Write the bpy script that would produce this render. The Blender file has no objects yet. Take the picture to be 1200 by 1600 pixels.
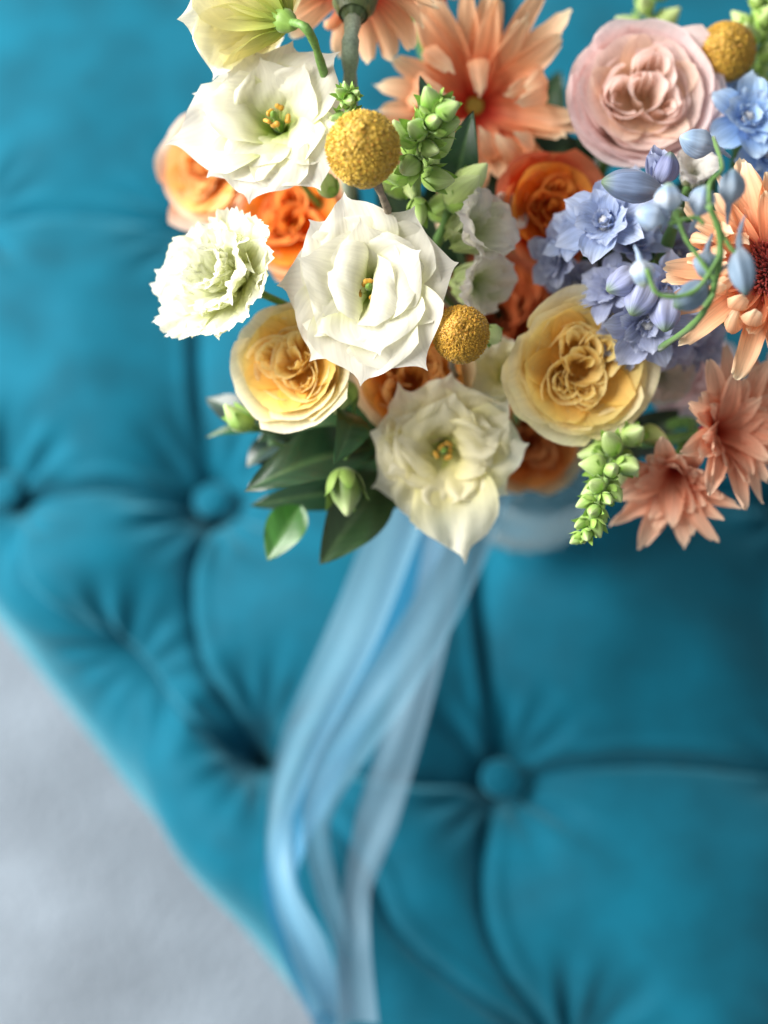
import bpy, math, random
import numpy as np
from mathutils import Vector, Matrix

# ------------------------------------------------------------------ camera, world, light, exposure
S = bpy.context.scene
COL = S.collection
TILT = math.radians(22); CAM_H = 0.853; FPX = 2222.0
RIGHT = Vector((1, 0, 0)); UP = Vector((0, math.cos(TILT), math.sin(TILT))); FWD = Vector((0, math.sin(TILT), -math.cos(TILT)))
CAM = Vector((0, 0, CAM_H))
cd = bpy.data.cameras.new("camera"); cam = bpy.data.objects.new("camera", cd); COL.objects.link(cam)
cam.location = CAM; cam.rotation_euler = (TILT, 0, 0)
cd.sensor_fit = 'VERTICAL'; cd.sensor_height = 36.0; cd.lens = 36.0 * FPX / 1600.0
cd.clip_start = 0.02; cd.clip_end = 50
cd.dof.use_dof = True; cd.dof.focus_distance = 0.598; cd.dof.aperture_fstop = 2.5
S.camera = cam
w = bpy.data.worlds.new("World"); S.world = w; w.use_nodes = True
bg = w.node_tree.nodes["Background"]; bg.inputs[0].default_value = (1.0, 0.985, 0.96, 1); bg.inputs[1].default_value = 0.40

def area(name, loc, aim, sx, sy, power, color):
    l = bpy.data.lights.new(name, 'AREA'); l.shape = 'RECTANGLE'; l.size = sx; l.size_y = sy; l.energy = power; l.color = color
    o = bpy.data.objects.new(name, l); COL.objects.link(o); o.location = loc
    o.rotation_euler = (Vector(aim) - Vector(loc)).to_track_quat('-Z', 'Y').to_euler(); return o
area("window_light", (-1.15, 0.50, 0.98), (0.0, 0.08, 0.12), 1.2, 1.1, 72, (1.0, 0.97, 0.925))
S.view_settings.view_transform = 'Standard'; S.view_settings.look = 'None'; S.view_settings.exposure = 0.12; S.view_settings.gamma = 1.0
S.cycles.max_bounces = 8; S.cycles.diffuse_bounces = 4; S.cycles.use_denoising = True

random.seed(7); RNG = np.random.default_rng(7)

def P(px, py, d):
    """a point of the place, from where it shows in the 1200x1600 photograph and its distance"""
    return CAM + FWD * d + RIGHT * ((px - 600) / FPX * d) + UP * ((800 - py) / FPX * d)
def ground(px, py, z=0.0):
    dr = FWD + RIGHT * ((px - 600) / FPX) + UP * ((800 - py) / FPX)
    return CAM + dr * ((z - CAM_H) / dr.z)
def cdir(x, y, z):
    """direction from right / up / towards-the-lens components"""
    return (RIGHT * x + UP * y - FWD * z).normalized()

# ------------------------------------------------------------------ materials
def new_mat(name):
    m = bpy.data.materials.new(name); m.use_nodes = True
    nt = m.node_tree; p = nt.nodes["Principled BSDF"]; return m, nt, p
def N(nt, t, **kw):
    n = nt.nodes.new(t)
    for k, v in kw.items(): setattr(n, k, v)
    return n
def L(nt, a, b): nt.links.new(a, b)

def sheet_material(name, transl=0.35, rough=0.5, sheen=0.15, vein=0.12, vein_scale=60, spec=0.35, coat=0.0):
    """thin living tissue: pigment from the mesh, veins running base to tip, light passing through"""
    m, nt, p = new_mat(name)
    at = N(nt, 'ShaderNodeAttribute', attribute_name="tint")
    pv = N(nt, 'ShaderNodeAttribute', attribute_name="along")
    sep = N(nt, 'ShaderNodeSeparateXYZ'); L(nt, pv.outputs['Vector'], sep.inputs[0])
    cmb = N(nt, 'ShaderNodeCombineXYZ')
    mx = N(nt, 'ShaderNodeMath', operation='MULTIPLY'); L(nt, sep.outputs[0], mx.inputs[0]); mx.inputs[1].default_value = vein_scale / 4
    my = N(nt, 'ShaderNodeMath', operation='MULTIPLY'); L(nt, sep.outputs[1], my.inputs[0]); my.inputs[1].default_value = 1.6
    L(nt, mx.outputs[0], cmb.inputs[0]); L(nt, my.outputs[0], cmb.inputs[1]); L(nt, sep.outputs[2], cmb.inputs[2])
    nz = N(nt, 'ShaderNodeTexNoise'); nz.inputs['Scale'].default_value = 1.0; nz.inputs['Detail'].default_value = 3; L(nt, cmb.outputs[0], nz.inputs['Vector'])
    tc = N(nt, 'ShaderNodeTexCoord')
    n2 = N(nt, 'ShaderNodeTexNoise'); n2.inputs['Scale'].default_value = 90; n2.inputs['Detail'].default_value = 3; L(nt, tc.outputs['Object'], n2.inputs['Vector'])
    mr = N(nt, 'ShaderNodeMapRange'); L(nt, nz.outputs[0], mr.inputs[0]); mr.inputs[1].default_value = 0.3; mr.inputs[2].default_value = 0.7
    mr.inputs[3].default_value = 1 - vein; mr.inputs[4].default_value = 1.0 + vein * 0.35
    mr2 = N(nt, 'ShaderNodeMapRange'); L(nt, n2.outputs[0], mr2.inputs[0]); mr2.inputs[1].default_value = 0.3; mr2.inputs[2].default_value = 0.7
    mr2.inputs[3].default_value = 0.95; mr2.inputs[4].default_value = 1.03
    mm = N(nt, 'ShaderNodeMath', operation='MULTIPLY'); L(nt, mr.outputs[0], mm.inputs[0]); L(nt, mr2.outputs[0], mm.inputs[1])
    sc = N(nt, 'ShaderNodeVectorMath', operation='SCALE'); L(nt, at.outputs['Color'], sc.inputs[0]); L(nt, mm.outputs[0], sc.inputs['Scale'])
    L(nt, sc.outputs[0], p.inputs['Base Color'])
    p.inputs['Roughness'].default_value = rough; p.inputs['Specular IOR Level'].default_value = spec
    p.inputs['Sheen Weight'].default_value = sheen; p.inputs['Sheen Roughness'].default_value = 0.4; p.inputs['Coat Weight'].default_value = coat; p.inputs['Coat Roughness'].default_value = 0.3
    bp = N(nt, 'ShaderNodeBump'); bp.inputs['Strength'].default_value = 0.35; bp.inputs['Distance'].default_value = 0.0006
    L(nt, nz.outputs[0], bp.inputs['Height']); L(nt, bp.outputs[0], p.inputs['Normal'])
    tr = N(nt, 'ShaderNodeBsdfTranslucent'); L(nt, sc.outputs[0], tr.inputs[0])
    mix = N(nt, 'ShaderNodeMixShader'); mix.inputs[0].default_value = transl
    out = nt.nodes['Material Output']
    L(nt, p.outputs[0], mix.inputs[1]); L(nt, tr.outputs[0], mix.inputs[2]); L(nt, mix.outputs[0], out.inputs[0])
    return m
M_PETAL = sheet_material("petal_tissue", 0.52, 0.55, 0.04, 0.09, 60, 0.25)
M_STRAP = sheet_material("ray_petal_tissue", 0.42, 0.48, 0.04, 0.22, 26, 0.35)
M_BLUE = sheet_material("delphinium_tissue", 0.30, 0.45, 0.15, 0.28, 36, 0.35)
M_LEAF = sheet_material("leaf_tissue", 0.10, 0.33, 0.0, 0.30, 24, 0.55, 0.15)
M_BUD = sheet_material("bud_tissue", 0.12, 0.45, 0.25, 0.16, 20, 0.4)

def simple(name, color, rough=0.5, bump=0.0, bscale=200, var=0.1, metal=0, sheen=0, spec=0.5, sheentint=(1, 1, 1), vscale=None):
    m, nt, p = new_mat(name)
    tc = N(nt, 'ShaderNodeTexCoord'); nz = N(nt, 'ShaderNodeTexNoise'); nz.inputs['Scale'].default_value = vscale or bscale; nz.inputs['Detail'].default_value = 4
    L(nt, tc.outputs['Object'], nz.inputs['Vector'])
    cr = N(nt, 'ShaderNodeValToRGB'); cr.color_ramp.elements[0].position = 0.3; cr.color_ramp.elements[1].position = 0.7
    cr.color_ramp.elements[0].color = (*[c * (1 - var) for c in color], 1); cr.color_ramp.elements[1].color = (*[min(1, c * (1 + var)) for c in color], 1)
    L(nt, nz.outputs[0], cr.inputs[0]); L(nt, cr.outputs[0], p.inputs['Base Color'])
    if bump:
        nb = N(nt, 'ShaderNodeTexNoise'); nb.inputs['Scale'].default_value = bscale; nb.inputs['Detail'].default_value = 3; L(nt, tc.outputs['Object'], nb.inputs['Vector'])
        b = N(nt, 'ShaderNodeBump'); b.inputs['Strength'].default_value = 0.6; b.inputs['Distance'].default_value = bump; L(nt, nb.outputs[0], b.inputs['Height']); L(nt, b.outputs[0], p.inputs['Normal'])
    p.inputs['Roughness'].default_value = rough; p.inputs['Metallic'].default_value = metal; p.inputs['Sheen Weight'].default_value = sheen
    p.inputs['Sheen Roughness'].default_value = 0.5; p.inputs['Specular IOR Level'].default_value = spec; p.inputs['Sheen Tint'].default_value = (*sheentint, 1)
    return m
M_VELVET = simple("teal_velvet", (0.0, 0.086, 0.140), 0.7, 0.0004, 900, 0.24, 0, 0.42, 0.10, (0.30, 0.80, 0.98), 22)
M_CARPET = simple("grey_carpet", (0.205, 0.242, 0.285), 0.95, 0.012, 100, 0.2, 0, 0.2, 0.1, vscale=9)
M_GLASS = simple("pale_glass", (0.50, 0.66, 0.72), 0.14, 0.0014, 300, 0.05)
M_GLASS.node_tree.nodes["Principled BSDF"].inputs['Transmission Weight'].default_value = 0.8
M_STEM = simple("green_stem", (0.12, 0.24, 0.05), 0.5, 0.0002, 500, 0.25)
M_GREYSTEM = simple("downy_stem", (0.26, 0.33, 0.25), 0.7, 0.0003, 700, 0.2)
M_WOODY = simple("dry_stem", (0.23, 0.19, 0.14), 0.8, 0.0005, 600, 0.4)

def ribbon_material(ca, cb):
    m, nt, p = new_mat("blue_ribbon")
    pv = N(nt, 'ShaderNodeAttribute', attribute_name="along")
    mp = N(nt, 'ShaderNodeMapping'); mp.inputs['Scale'].default_value = (3.0, 260, 1); L(nt, pv.outputs['Vector'], mp.inputs[0])
    nz = N(nt, 'ShaderNodeTexNoise'); nz.inputs['Scale'].default_value = 1; L(nt, mp.outputs[0], nz.inputs['Vector'])
    cr = N(nt, 'ShaderNodeValToRGB'); cr.color_ramp.elements[0].color = (*ca, 1); cr.color_ramp.elements[1].color = (*cb, 1)
    L(nt, nz.outputs[0], cr.inputs[0]); L(nt, cr.outputs[0], p.inputs['Base Color'])
    p.inputs['Roughness'].default_value = 0.42; p.inputs['Sheen Weight'].default_value = 0.4
    tr = N(nt, 'ShaderNodeBsdfTranslucent'); L(nt, cr.outputs[0], tr.inputs[0])
    tp = N(nt, 'ShaderNodeBsdfTransparent')
    m1 = N(nt, 'ShaderNodeMixShader'); m1.inputs[0].default_value = 0.3; L(nt, p.outputs[0], m1.inputs[1]); L(nt, tr.outputs[0], m1.inputs[2])
    m2 = N(nt, 'ShaderNodeMixShader'); m2.inputs[0].default_value = 0.34; L(nt, m1.outputs[0], m2.inputs[1]); L(nt, tp.outputs[0], m2.inputs[2])
    L(nt, m2.outputs[0], nt.nodes['Material Output'].inputs[0]); return m
M_RIBBON = [ribbon_material(a, b) for a, b in (((.20, .44, .60), (.28, .53, .68)), ((.14, .33, .46), (.20, .41, .54)), ((.20, .36, .48), (.27, .43, .55)), ((.02, .26, .50), (.05, .34, .60)))]

# ------------------------------------------------------------------ object helpers
def tag(o, label=None, cat=None, group=None, kind=None):
    if label: o['label'] = label
    if cat: o['category'] = cat
    if group: o['group'] = group
    if kind: o['kind'] = kind
    return o
def empty(name, loc, label=None, cat=None, group=None):
    o = bpy.data.objects.new(name, None); COL.objects.link(o); o.location = loc; o.empty_display_size = 0.01
    return tag(o, label, cat, group)
def mesh_obj(name, V, F, mat, parent=None, tint=None, along=None, origin=None, smooth=True):
    """V in world coordinates; the object's origin is its parent's"""
    V = np.asarray(V, dtype=float)
    top = parent
    base = Vector((0, 0, 0))
    while top is not None: base = base + top.location; top = top.parent
    org = Vector(origin) if origin is not None else (base if parent is not None else Vector((0, 0, 0)))
    me = bpy.data.meshes.new(name); me.from_pydata((V - np.array(org)).tolist(), [], F if isinstance(F, list) else F.tolist())
    if smooth: me.polygons.foreach_set('use_smooth', [True] * len(me.polygons))
    if tint is not None:
        a = me.attributes.new("tint", 'FLOAT_COLOR', 'POINT'); c = np.ones((len(V), 4)); c[:, :3] = np.clip(tint, 0, 1); a.data.foreach_set('color', c.ravel())
    if along is not None:
        a = me.attributes.new("along", 'FLOAT_VECTOR', 'POINT'); a.data.foreach_set('vector', np.asarray(along, dtype=float).ravel())
    me.materials.append(mat); me.update()
    o = bpy.data.objects.new(name, me); COL.objects.link(o)
    if parent is not None:
        o.parent = parent; o.location = org - base
    else: o.location = org
    return o
_gf = {}
def grid_faces(nu, nv, wrap=False):
    k = (nu, nv, wrap)
    if k not in _gf:
        f = []
        for j in range(nv - 1):
            for i in range(nu if wrap else nu - 1):
                i2 = (i + 1) % nu; f.append((j * nu + i, j * nu + i2, (j + 1) * nu + i2, (j + 1) * nu + i))
        _gf[k] = f
    return _gf[k]
def frame(zdir, roll=0.0, hint=None):
    z = Vector(zdir).normalized(); x = (hint or RIGHT); x = (x - z * x.dot(z))
    if x.length < 0.05: x = UP - z * UP.dot(z)
    x.normalize(); y = z.cross(x)
    m = np.array([x, y, z]).T
    c, s = math.cos(roll), math.sin(roll)
    return m @ np.array([[c, -s, 0], [s, c, 0], [0, 0, 1]])
def lerp(a, b, t): return np.asarray(a, float) * (1 - t) + np.asarray(b, float) * t
def grad(stops, x):
    xs = [s[0] for s in stops]; c = np.array([s[1] for s in stops], float)
    return np.stack([np.interp(x, xs, c[:, k]) for k in range(3)], -1)
def wob(x, seed, n=4, f0=1.0):
    r = np.random.default_rng(int(seed * 1000) % 2**31); y = np.zeros_like(np.asarray(x, float))
    for k in range(n):
        y = y + np.sin(np.asarray(x) * f0 * (1.7 ** k) * (0.8 + 0.4 * r.random()) * 3.0 + r.random() * 6.28) / (1.45 ** k)
    return y / 2.2
def tube(pts, rad, n=8, samples=14):
    pts = [Vector(p) for p in pts]
    if len(pts) == 2: pts = [pts[0], pts[0].lerp(pts[1], 0.5), pts[1]]
    C = catmull(pts, samples); m = len(C); V = []
    ref = Vector((0.3, 0.5, 0.8)); r0s = pts[0].x * 900
    for i, c in enumerate(C):
        t = (C[min(i + 1, m - 1)] - C[max(i - 1, 0)]).normalized(); x = t.cross(ref).normalized(); y = t.cross(x)
        r = (rad(i / (m - 1)) if callable(rad) else rad) * (1 + .12 * math.sin(i * 1.3 + r0s) + .08 * math.sin(i * 2.9))
        for k in range(n):
            a = 2 * math.pi * k / n; V.append(c + x * (math.cos(a) * r) + y * (math.sin(a) * r))
    F = list(grid_faces(n, m, True)); F.append(tuple(range(n - 1, -1, -1))); F.append(tuple(range((m - 1) * n, m * n)))
    return np.array(V), F
def catmull(pts, samples):
    pts = [pts[0] * 2 - pts[1]] + list(pts) + [pts[-1] * 2 - pts[-2]]; out = []; seg = len(pts) - 3
    for i in range(seg):
        a, b, c, d = pts[i:i + 4]; k = max(2, samples // seg)
        for j in range(k + (1 if i == seg - 1 else 0)):
            t = j / k; out.append(0.5 * ((2 * b) + (c - a) * t + (2 * a - 5 * b + 4 * c - d) * t * t + (3 * b - a - 3 * c + d) * t ** 3))
    return out
VASE = ground(818, 770); VASE_TOP = Vector((VASE.x, VASE.y, 0.15))
def stem(parent, start, direction, r=0.0018, mat=None, tint=None, end=None):
    """a stem leaving the flower backwards and running down into the vase"""
    a = Vector(start); d = Vector(direction).normalized()
    e = end or (VASE_TOP + Vector((random.uniform(-.018, .018), random.uniform(-.018, .018), -0.08)))
    l = (e - a).length
    V, F = tube([a, a + d * l * 0.18, a.lerp(e, 0.5) + d * l * 0.06, e], r, 8, 18)
    return mesh_obj("stem", V, F, mat or M_STEM, parent)

# ------------------------------------------------------------------ the petal
def petal(parent, fr, org, az, Lg, W, theta, kappa=0.0, r0=0.0, z0=0.0, bw=0.25, vs=0.6, nar=0.15, rnd=0.25, tip=0.0, tipw=0.18,
          ruf=0.0, ruff=2.2, rufp=2.0, roll=0.0, serr=0.0, twist=0.0, curlu=0.0, stops=None, edge=None, nu=13, nv=15, mat=None, name="petal", seed=None, lat=0.0, fold=0.0):
    """One petal. theta: angles from the flower's axis (deg) from base to rim; kappa: how strongly it wraps; ruf: wave height of the rim."""
    seed = random.random() * 50 if seed is None else seed
    u = np.linspace(-1, 1, nu); v = np.linspace(0, 1, nv); U, Vv = np.meshgrid(u, v)
    vend = 1 - rnd * np.abs(U) ** 2.4 + tip * np.exp(-(np.abs(U) / tipw) ** 1.3) + serr * wob(U * 9, seed + 3, 4, 1.3) + 0.035 * wob(U, seed + 5, 3, 1.0)
    vp = Vv * vend
    fine = np.linspace(0, 1.5, 91); th = np.radians(np.interp(fine, np.linspace(0, 1, len(theta)), theta)) 
    dl = Lg / 60
    cr = r0 + np.concatenate([[0], np.cumsum(np.sin(th[:-1]) * dl)]); cz = z0 + np.concatenate([[0], np.cumsum(np.cos(th[:-1]) * dl)])
    R_ = np.interp(vp, fine, cr); Z_ = np.interp(vp, fine, cz); TH = np.interp(vp, fine, th)
    wv = np.where(vp < vs, bw + (1 - bw) * np.sin(np.clip(vp / vs, 0, 1) * math.pi / 2), 1 - nar * (np.clip(vp - vs, 0, 1) / (1 - vs)) ** 2)
    wv = np.maximum(wv, 0.02) * W
    s = U * wv
    k = kappa if np.ndim(kappa) == 0 else np.interp(vp, np.linspace(0, 1, len(kappa)), kappa)
    k = np.where(np.abs(k) < 1e-3, 1e-3, k)
    x = np.sin(k * s) / k; n = (1 - np.cos(k * s)) / k
    rim = np.clip(vp, 0, 1) ** 1.6
    d = ruf * rim * (0.25 + np.abs(U) ** rufp) * wob(U * 1.6 + vp * 0.9, seed, 4 if serr else 2, ruff) + 0.25 * ruf * wob(vp * 2 + U, seed + 9, 3, 1.4)
    d = d - roll * rim * np.abs(U) ** 3 - fold * np.abs(U) * wv
    n = n + d
    x = x + 0.3 * ruf * rim * wob(vp * 3, seed + 2, 3, 1.5) + lat * vp ** 2 * Lg
    ct, st = np.cos(TH), np.sin(TH)
    Rr = R_ - ct * n; Zz = Z_ + st * n; Y = x
    if twist:
        a = twist * vp; c2, s2 = np.cos(a), np.sin(a); mx, mz = R_, Z_
        # turn the cross-section about the tangent
        nn = n * c2 + x * s2; xx = x * c2 - n * s2; Rr = mx - ct * nn; Zz = mz + st * nn; Y = xx
    ca, sa = math.cos(az), math.sin(az)
    Pl = np.stack([Rr * ca - Y * sa, Rr * sa + Y * ca, Zz], -1).reshape(-1, 3)
    W_ = Pl @ fr.T + np.array(org)
    c = grad(stops, vp.ravel())
    if edge is not None:
        e = np.clip((np.abs(U) - 0.8) / 0.2, 0, 1) ; e = np.maximum(e, np.clip((Vv - 0.93) / 0.07, 0, 1)).ravel()[:, None] * edge[1]
        c = c * (1 - e) + np.array(edge[0]) * e
    c = c * (1 + 0.05 * wob(U * 2 + vp, seed + 7, 3)).ravel()[:, None]
    al = np.stack([U.ravel(), vp.ravel() + seed, np.full(U.size, seed)], -1)
    return mesh_obj(name, W_, grid_faces(nu, nv), mat or M_PETAL, parent, c, al)

def blob_mesh(fr, org, Lg, R, prof, nu=14, nv=12, ribs=0, ribamp=0.0, bend=0.0, seed=0.0):
    """closed tapering body along the frame's z; prof gives radii from base to tip"""
    a = np.linspace(0, 2 * math.pi, nu, endpoint=False); v = np.linspace(0, 1, nv); A, Vv = np.meshgrid(a, v)
    pr = np.interp(Vv, np.linspace(0, 1, len(prof)), prof) * R
    # smooth the profile
    pr = pr * (1 + ribamp * np.cos(A * ribs + 2 * Vv + seed)) + 0.03 * R * wob(A * 0.0 + Vv * 3, seed + 1)
    x = pr * np.cos(A) + bend * Lg * np.sin(Vv * math.pi); y = pr * np.sin(A); z = Vv * Lg
    Pl = np.stack([x, y, z], -1).reshape(-1, 3) @ fr.T + np.array(org)
    F = list(grid_faces(nu, nv, True)); F.append(tuple(range(nu - 1, -1, -1))); F.append(tuple(range((nv - 1) * nu, nv * nu)))
    al = np.stack([np.cos(A).ravel(), Vv.ravel() + seed, np.full(A.size, seed)], -1)
    return Pl, F, Vv.ravel(), al
def smoothprof(p, n=12):
    p = np.array(p, float); xs = np.linspace(0, 1, len(p)); x = np.linspace(0, 1, n); 
    pts = [Vector((a, b, 0)) for a, b in zip(xs, p)]
    c = catmull(pts, 60); return np.interp(x, [q.x for q in c], [max(q.y, 0.0) for q in c])

# ------------------------------------------------------------------ flowers
def px(n, d): return n * d / FPX

def rose(pos, face, R, label, group, inner, outer, n_out=12, n_in=26, roll=0.0, openness=1.0, rimcol=None, squash=0.8, mess=1.0, cat="rose", guard=0, tintin=None, name="garden_rose"):
    """cup of overlapping guard petals packed with small crumpled ones"""
    fr = frame(face, roll); org = Vector(pos) - Vector(face).normalized() * R * 0.75
    root = empty(name, org, label, cat, group)
    H = R * squash * .92
    ga = 2.39996
    def colours(k): return [(v, lerp(a, b, k)) for (v, a), (_, b) in zip(inner, outer)]
    edge = (rimcol, 0.55) if rimcol else None
    # low petals closing the heart
    for i in range(5):
        petal(root, fr, org, i * 1.257 + .3, R * .85, R * .55, [60, 72, 66, 50], kappa=1.2 / R, r0=0, z0=H * .36, bw=.5, vs=.6, rnd=.2, ruf=R * .05, ruff=2, stops=colours(0), nu=7, nv=8)
    # nests of folded petals round the heart
    nests = 3 + (n_in > 25); per = max(3, n_in // (nests + 1)); ph = random.random() * 6
    for c in range(nests + 1):
        a0 = ph + c * 6.283 / nests + random.uniform(-.3, .3); rc = 0 if c == nests else R * random.uniform(.20, .30)
        cen = org + Vector(fr @ np.array([math.cos(a0) * rc, math.sin(a0) * rc, H * random.uniform(-.03, .05)]))
        for i in range(per):
            rho = R * (.05 + .055 * i) * random.uniform(.9, 1.1); az = a0 + (-1) ** i * (.35 + .25 * i) * random.uniform(.6, 1) + (i * 2.4 if c == nests else 0)
            petal(root, fr, cen, az, H * (.88 - .02 * i) * random.uniform(.95, 1.04), rho * 1.35 + R * .06, [20, 8, random.uniform(0, 18), random.uniform(25, 62)], kappa=[.8 / rho, .8 / rho, random.uniform(.3, .9) / rho], r0=rho * .45, z0=H * .10, bw=.6, vs=.5, nar=.1,
                  rnd=random.uniform(.10, .28), tip=random.uniform(-.06, .02), tipw=.2, ruf=R * .03 * mess, ruff=1.1, rufp=1.0, stops=colours(.3 * min(1, rc / R + i / per * .6)), edge=(rimcol, .3) if rimcol else None, nu=13, nv=12)
    for i in range(n_out):
        t = (i + 0.5) / n_out; rho = R * (0.46 + 0.54 * t ** .85) * random.uniform(.96, 1.03)
        az = i * ga + 1.0 + random.uniform(-.3, .3)
        Lg = H * (0.92 + 0.22 * t) * random.uniform(.95, 1.06); av = math.degrees(math.asin(min(.95, .58 * rho / Lg)))
        petal(root, fr, org, az, Lg, rho * random.uniform(.75, 1.0), [av + 30, av + 6, av - 14, av + 12 + random.uniform(-8, 18) + openness * 34 * t],
              kappa=[1.0 / rho, 1.0 / rho, random.uniform(.6, 1.1) / rho], r0=rho * 0.40, z0=0, bw=0.55, vs=0.55, nar=0.18, rnd=random.uniform(.12, .32), tip=random.uniform(-.05, .07), tipw=.2,
              ruf=R * 0.045 * mess, ruff=1.3, rufp=1.2, roll=R * 0.07 * t, stops=colours(.22 + .78 * t), edge=edge, nu=15, nv=14)
    stem(root, org + Vector(face).normalized() * R * .05, -Vector(face), 0.0024)
    return root

LIS = [(0, (.36, .55, .06)), (.22, (.56, .72, .14)), (.42, (.82, .84, .50)), (.66, (.90, .885, .77)), (1, (.90, .885, .81))]
LISC = [(0, (.36, .50, .07)), (.2, (.74, .76, .22)), (.45, (.95, .90, .52)), (.75, (.97, .93, .70)), (1, (.97, .94, .78))]
def lisianthus(pos, face, R, label, outer, inner, stops=LIS, roll=0.0, depthf=0.55, stamens=True, serr=0.0, ruf=0.10, cat="lisianthus", calyx=False, group=None, flare=0.0, stem_end=None):
    """funnel of broad pointed petals in two or three whorls; outer/inner: lists of (azimuth deg, length, width, [angles], extra)"""
    fr = frame(face, roll); f = Vector(face).normalized(); org = Vector(pos) - f * R * depthf
    root = empty("lisianthus", org, label, cat, group)
    for ring, lst in ((1, outer), (0, inner)):
        for a in lst:
            az, ln, wd, th = a[:4]; ex = dict(a[4]) if len(a) > 4 else {}
            kw = dict(kappa=[2.2 / R, 1.0 / R, .4 / R], r0=R * .03, bw=0.18, vs=0.66, nar=0.45, rnd=0.32, tip=0.10, tipw=0.14, ruf=R * ruf, ruff=1.25, rufp=1.3, roll=R * 0.05, serr=serr, nu=19, nv=19, stops=stops)
            kw.update(ex)
            petal(root, fr, org, math.radians(az), R * ln, R * wd, th, **kw)
    if stamens:
        V, F = [], []
        Pl, F1, vv, al = blob_mesh(fr, np.array(org) + fr[:, 2] * R * .1, R * .42, R * .07, smoothprof([.7, 1, .9, .5, .4, .7, .2]), seed=2.0)
        mesh_obj("pistil", Pl, F1, M_BUD, root, np.tile((.16, .30, .04), (len(Pl), 1)), al)
        for k in range(5):
            a = k * 1.257 + random.uniform(-.5, .5); p0 = np.array(org) + fr @ np.array([math.cos(a) * R * .04, math.sin(a) * R * .04, R * .1]); p1 = np.array(org) + fr @ np.array([math.cos(a) * R * (jj := random.uniform(.05, .16)), math.sin(a) * R * jj, R * random.uniform(.38, .48)])
            V, F = tube([Vector(p0), Vector(p1)], R * .008, 6, 6)
            s = mesh_obj("stamen", V, F, M_BUD, root, np.tile((.62, .66, .2), (len(V), 1)), np.zeros((len(V), 3)))
            fa = frame(Vector(fr @ np.array([-math.sin(a), math.cos(a), .3])))
            Pl, F1, vv, al = blob_mesh(fa, p1 - fa[:, 2] * R * .055, R * .11, R * .032, smoothprof([.5, 1, .8, 1, .5]), nu=8, nv=8, ribs=2, ribamp=.25)
            mesh_obj("anther", Pl, F1, M_BUD, s, np.tile((.62, .33, .03), (len(Pl), 1)), al)
    if calyx:
        for k in range(5):
            petal(root, fr, np.array(org) - fr[:, 2] * R * .06, k * 1.257, R * .42, R * .09, [30, 5, 20, 60], kappa=8 / R, r0=R * .03, bw=.8, vs=.4, nar=.95, rnd=0, stops=[(0, (.16, .30, .05)), (1, (.25, .40, .10))], nu=7, nv=10, mat=M_LEAF, name="sepal")
        Pl, F1, vv, al = blob_mesh(fr, np.array(org) - fr[:, 2] * R * .14, R * .3, R * .12, smoothprof([.4, .9, 1, .7]))
        mesh_obj("calyx", Pl, F1, M_BUD, root, np.tile((.22, .38, .07), (len(Pl), 1)), al)
    stem(root, org, -f, 0.0019, end=stem_end)
    return root

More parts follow.
